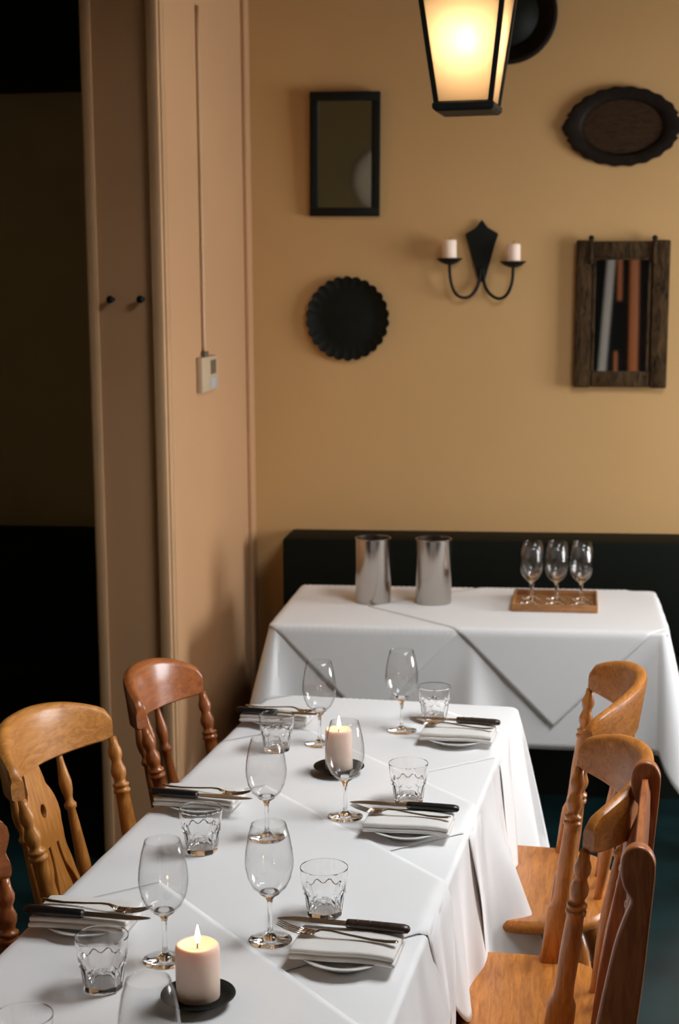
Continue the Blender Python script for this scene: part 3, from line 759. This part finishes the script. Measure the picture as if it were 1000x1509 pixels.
# ------------------------------------------------------------------ on the side table
ck = lathe_me([(0, .004), (.055, .004), (.0605, .0), (.0620, .003), (.0620, .222), (.0628, .2255), (.0615, .2270), (.0595, .2255), (.0590, .010), (0, .008)], 56)
ck.materials.append(MT['cooler'])
o = bpy.data.objects.new('tmp', ck); flat_smooth(o, 40); bpy.data.objects.remove(o)
for x, lb in ((-.602, 'brushed steel wine cooler on side table, left of the pair'), (-.390, 'brushed steel wine cooler on side table, right of the pair')):
    o = bpy.data.objects.new('wine_cooler', ck); COL.objects.link(o); o.location = (x, 5.315, BZ+.0002); tag(o, lb, 'wine cooler', 'steel wine coolers')
t = thing('wooden_tray', 'small wooden tray holding the stemmed glasses on side table', 'tray', (.030, 5.318, BZ+.0002), R(-1))
box('tray_base', (-.138, .138, -.128, .128, 0, .008), 'tray', t)
for y in (-.135, .127):
    o = box('rail', (-.145, .145, y, y+.009, 0, .026), 'tray', t, bev=.002)
for x in (-.145, .137):
    box('rail', (x, x+.008, -.126, .127, 0, .026), 'tray', t, bev=.002)
k = 0
for j, yy in enumerate((5.285, 5.370)):
    for i, xx in enumerate((-.052, .033, .118)):
        wine_glass(xx+.004*j, yy, 'wine glass on the tray, %s row, %s' % (('front', 'back')[j], ('left', 'centre', 'right')[i]), BZ+.0085, False, 'wine glasses on the wooden tray')

# ------------------------------------------------------------------ on the back wall
def framed_mirror():
    t = thing('framed_mirror', 'tall black framed mirror hanging upper left on the back wall', 'mirror', (-.791, YB-.004, 2.358), 0)
    t.rotation_euler = (R(2.0), R(.9), 0)
    w, h, f = .1365, .2355, .034
    box('frame_rail', (-w, w, -.03, 0, h-f, h), 'black', t, bev=.003); box('frame_rail', (-w, w, -.03, 0, -h, -h+f), 'black', t, bev=.003)
    box('frame_rail', (-w, -w+f*.95, -.03, 0, -h+f, h-f), 'black', t, bev=.003); box('frame_rail', (w-f*.95, w, -.03, 0, -h+f, h-f), 'black', t, bev=.003)
    box('mirror_glass', (-w+f*.95, w-f*.95, -.014, -.008, -h+f, h-f), 'oldmirror', t)
framed_mirror()
def scallop_plate():
    k = 26; vs, fs = [], []
    n = k*8; prof = [(0.0, .012), (.10, .012), (.118, .010), (.150, .020), (.1620, .026), (.1640, .024), (.150, .010), (.11, 0), (0, 0)]
    def f(a, r, z):
        if r > .14: return r*(1+.055*(abs(math.sin(k*a/2))-.75))
        return r
    o = link('scalloped_plate', lathe_me(prof, n, fn=f), 'darkplate', rot=(R(90), 0, 0), loc=(-.785, YB-.001, 1.727))
    flat_smooth(o, 40); tag(o, 'round black scalloped plate hanging below the black framed mirror', 'wall plate')
scallop_plate()
def oval_tray():
    t = thing('oval_tray', 'dark carved oval wooden tray with notched ends on the wall', 'wall tray', (.265, YB-.001, 2.441))
    n = 160; out = []
    for i in range(n):
        a = 2*math.pi*i/n; c, s_ = math.cos(a), math.sin(a)
        rx, rz = .213, .147
        x, z = rx*c, rz*s_
        q = abs(c)**10; x *= 1+.05*q
        sc = 1+.016*math.cos(22*a)-.07*math.exp(-((abs(c)-.965)/.012)**2)
        out.append((x*sc, z*sc))
    def ring(k, y): return [Vector((x*k, y, z*k)) for (x, z) in out]
    inn = [(.150*math.cos(2*math.pi*i/n), .100*math.sin(2*math.pi*i/n)) for i in range(n)]
    def ring2(k, y): return [Vector((x*k, y, z*k)) for (x, z) in inn]
    link('carved_rim', loft_me([ring(.8, 0), ring(1, -.012), ring(.99, -.022), ring(.94, -.024), ring2(1.1, -.022), ring2(1.0, -.012), ring2(.98, -.006), ring2(.5, -.006)]), 'ovalrim', t)
    flat_smooth(t.children[0], 40)
    link('oval_panel', loft_me([ring2(.99, -.0085), ring2(.98, -.0095), ring2(.3, -.0095)]), 'ovalwood', t, smooth=False)
oval_tray()
def rustic_mirror():
    t = thing('rustic_mirror', 'rustic dark wooden mirror hanging right of the candle sconce', 'mirror', (.273, YB-.003, 1.738))
    t.rotation_euler = (0, R(.6), 0)
    w, h = .176, .280
    for x0, x1 in ((-w, -w+.064), (w-.064, w)): box('frame_stile', (x0, x1, -.040, 0, -h, h), 'rustic', t, bev=.006)
    box('frame_rail', (-w+.064, w-.064, -.036, 0, h-.068, h-.004), 'rustic', t, bev=.006); box('frame_rail', (-w+.064, w-.064, -.036, 0, -h+.002, -h+.062), 'rustic', t, bev=.006)
    for x in (-w+.070, w-.076): box('inner_bead', (x-.005, x+.005, -.043, -.034, -h+.062, h-.068), 'rustic', t, bev=.002)
    box('inner_bead', (-w+.06, w-.06, -.043, -.034, h-.074, h-.066), 'rustic', t, bev=.002)
    for x in (-w+.055, w-.060):
        bar = link('frame_dowel', tube_me([(x, -.042, h-.09), (x, -.042, h-.01), (x, -.042, h+.002)], .009, 12), 'rustic', t)
        link('dowel_knob', lathe_me([(0, -.011), (.008, -.008), (.0115, 0), (.008, .008), (0, .011)], 14), 'black', bar, loc=(x, -.042, h+.008))
    box('mirror_glass', (-w+.064, w-.064, -.018, -.010, -h+.06, h-.066), 'mirror', t)
rustic_mirror()
def sconce():
    x0, y0 = -.262, YB
    t = thing('candle_sconce', 'black iron two-armed candle sconce with kite-shaped backplate', 'sconce', (x0, y0, 1.95))
    out = [(0, .152), (.022, .122), (.060, .100), (.062, .094), (.050, .060), (.014, -.072), (0, -.085), (-.014, -.072), (-.050, .060), (-.062, .094), (-.060, .100), (-.022, .122)]
    o = link('backplate', board_me(out, [], .006, .001), 'black', t, rot=(R(90), 0, 0), loc=(0, -.012, 0), smooth=False)
    for sx, dz in ((-1, 0), (1, -.014)):
        pts = [(sx*.004, -.016, -.03), (sx*.008, -.018, -.075), (sx*.018, -.025, -.110), (sx*.040, -.034, -.137), (sx*.068, -.042, -.145+dz*.3), (sx*.095, -.047, -.132+dz*.4), (sx*.112, -.050, -.100+dz*.6), (sx*.120, -.050, -.060+dz), (sx*.122, -.050, -.012+dz)]
        link('arm', tube_me(smooth_poly(pts, 5, False), .0062, 10), 'black', t)
        link('drip_cup', lathe_me([(0, -.022), (.015, -.021), (.034, -.013), (.050, .0), (.051, .002), (.049, .0025), (.032, -.010), (0, -.014)], 28), 'black', t, loc=(sx*.122, -.050, .004+dz))
        c = thing('sconce_candle', 'stubby cream candle in the %s cup of the wall sconce' % ('left' if sx < 0 else 'right'), 'candle', (x0+sx*.122, y0-.050, 1.95+.004+dz-.0138), 0, 'sconce candles')
        link('wax_body', pillar_me(.0275, .086 if sx < 0 else .082, 5+sx), 'wax', c)
        link('wick', tube_me([(0, 0, .070), (0, 0, .088), (.002, 0, .094)], .0012, 6), 'wick', c)
sconce()
rt = thing('round_tray', 'dark round metal tray on the wall, half hidden behind the lantern', 'wall tray', (-.168, YB-.001, 2.865))
link('tray_rim', lathe_me([(.120, .0), (.178, .0), (.186, .008), (.186, .020), (.178, .027), (.166, .024), (.158, .014), (.120, .012)], 56, close=True), 'ovalrim', rt, rot=(R(90), 0, 0))
link('rim_bead', lathe_me([(.159, .016), (.161, .020), (.164, .0245), (.1605, .0195)], 56, close=True), 'ovalwood', rt, rot=(R(90), 0, 0))
link('tray_panel', lathe_me([(0, .0), (.13, .0), (.13, .010), (0, .010)], 48), 'darkplate', rt, rot=(R(90), 0, 0))
flat_smooth(rt.children[0], 40)

# ------------------------------------------------------------------ on the partition
t = thing('thermostat', 'cream wall thermostat with small grey screen on the partition', 'thermostat', (XL, 5.262, 1.555))
box('case', (0, .022, -.125, .125, -.058, .062), 'plastic', t, bev=.004)
sc_ = box('screen', (.0215, .024, .005, .085, .0, .048), 'lcd', t)
box('button_pad', (.0215, .0245, .0, .090, -.048, -.012), 'button', t, bev=.001)
o = link('thermostat_cable', tube_me([(XL+.008, 5.235, 1.618), (XL+.006, 5.235, 1.66), (XL+.006, 5.235, 2.70), (XL+.006, 5.235, 2.78)], .0075, 10), 'trim')
tag(o, 'painted cable running up the partition from the thermostat', 'cable')
link('cable_clip', box_me(-.004, .014, -.022, .022, -.012, .012, .003), 'lcd', t, loc=(.004, -.026, .068))
for x, lb in ((-1.338, 'left one of two small black coat pegs on the partition end'), (-1.243, 'right one of two small black coat pegs on the partition end')):
    p = link('coat_peg', lathe_me([(0, 0), (.008, 0), (.006, .012), (.007, .020), (.0115, .026), (.0115, .032), (.006, .036), (0, .036)], 18), 'black', loc=(x, YP, 1.817), rot=(R(90), 0, 0))
    tag(p, lb, 'coat peg', 'coat pegs')

# ------------------------------------------------------------------ hanging lantern
def lantern():
    Z0 = 2.322
    t = thing('hanging_lantern', 'lit black-framed glass lantern hanging from the ceiling', 'lantern', (-.224, 4.28, Z0), R(-6))
    wb, wt, h = .072, .112, .31
    m_glass, N, L, b = new_mat('frosted_amber_glass'); N.remove(b)
    out = [n for n in N if n.type == 'OUTPUT_MATERIAL'][0]
    tl_ = N.new('ShaderNodeBsdfTranslucent'); tl_.inputs[0].default_value = (.78, .64, .47, 1)
    tp = N.new('ShaderNodeBsdfTransparent'); tp.inputs[0].default_value = (.9, .8, .6, 1)
    gl = N.new('ShaderNodeBsdfGlossy'); gl.inputs['Roughness'].default_value = .2
    m1 = N.new('ShaderNodeMixShader'); m1.inputs[0].default_value = .12; m2 = N.new('ShaderNodeMixShader'); m2.inputs[0].default_value = .05
    L.new(tl_.outputs[0], m1.inputs[1]); L.new(tp.outputs[0], m1.inputs[2]); L.new(m1.outputs[0], m2.inputs[1]); L.new(gl.outputs[0], m2.inputs[2]); L.new(m2.outputs[0], out.inputs[0])
    bs = link('base_plate', loft_me([[Vector((sx*k, sy*k, z)) for sx, sy in ((-1, -1), (1, -1), (1, 1), (-1, 1))] for (k, z) in ((wb+.002, -.014), (wb+.010, -.006), (wb+.010, .006), (wb, .012))]), 'black', t, smooth=False)
    tc = link('top_frame', loft_me([[Vector((sx*k, sy*k, z)) for sx, sy in ((-1, -1), (1, -1), (1, 1), (-1, 1))] for (k, z) in ((wt-.01, h-.01), (wt+.012, h), (wt+.012, h+.014), (wt*.5, h+.09), (.03, h+.13), (.03, h+.16))]), 'black', t, smooth=False)
    for sx, sy in ((-1, -1), (1, -1), (1, 1), (-1, 1)):
        link('corner_bar', tube_me([(sx*wb, sy*wb, .008), (sx*(wb+wt)/2, sy*(wb+wt)/2, h/2), (sx*wt, sy*wt, h)], .0092, 4), 'black', t, smooth=False)
    for k in range(4):
        a = k*math.pi/2; c, s_ = math.cos(a), math.sin(a)
        q = [(-wb+.004, -wb, .012), (wb-.004, -wb, .012), (wt-.004, -wt, h-.002), (-wt+.004, -wt, h-.002)]
        q2 = [(x, y+.003, z) for (x, y, z) in q]
        rot = lambda p: (p[0]*c-p[1]*s_, p[0]*s_+p[1]*c, p[2])
        me = fix(mesh([rot(p) for p in q+q2], [(0, 1, 2, 3), (7, 6, 5, 4), (0, 4, 5, 1), (1, 5, 6, 2), (2, 6, 7, 3), (3, 7, 4, 0)]))
        link('pane', me, m_glass, t, smooth=False)
    link('bulb', lathe_me([(0, -.030), (.018, -.024), (.029, -.006), (.029, .008), (.020, .026), (.013, .045), (0, .046)], 20), 'bulb', t, loc=(.0, -.010, .168))
    link('lamp_holder', tube_me([(0, -.010, .21), (0, -.006, .30), (0, 0, h+.1)], [.014, .014, .010], 12), 'black', t)
    link('chain', tube_me([(0, 0, h+.15), (0, 0, ZC-Z0-.012), (0, 0, ZC-Z0)], [.006, .006, .03], 8), 'black', t)
    return t
lantern()
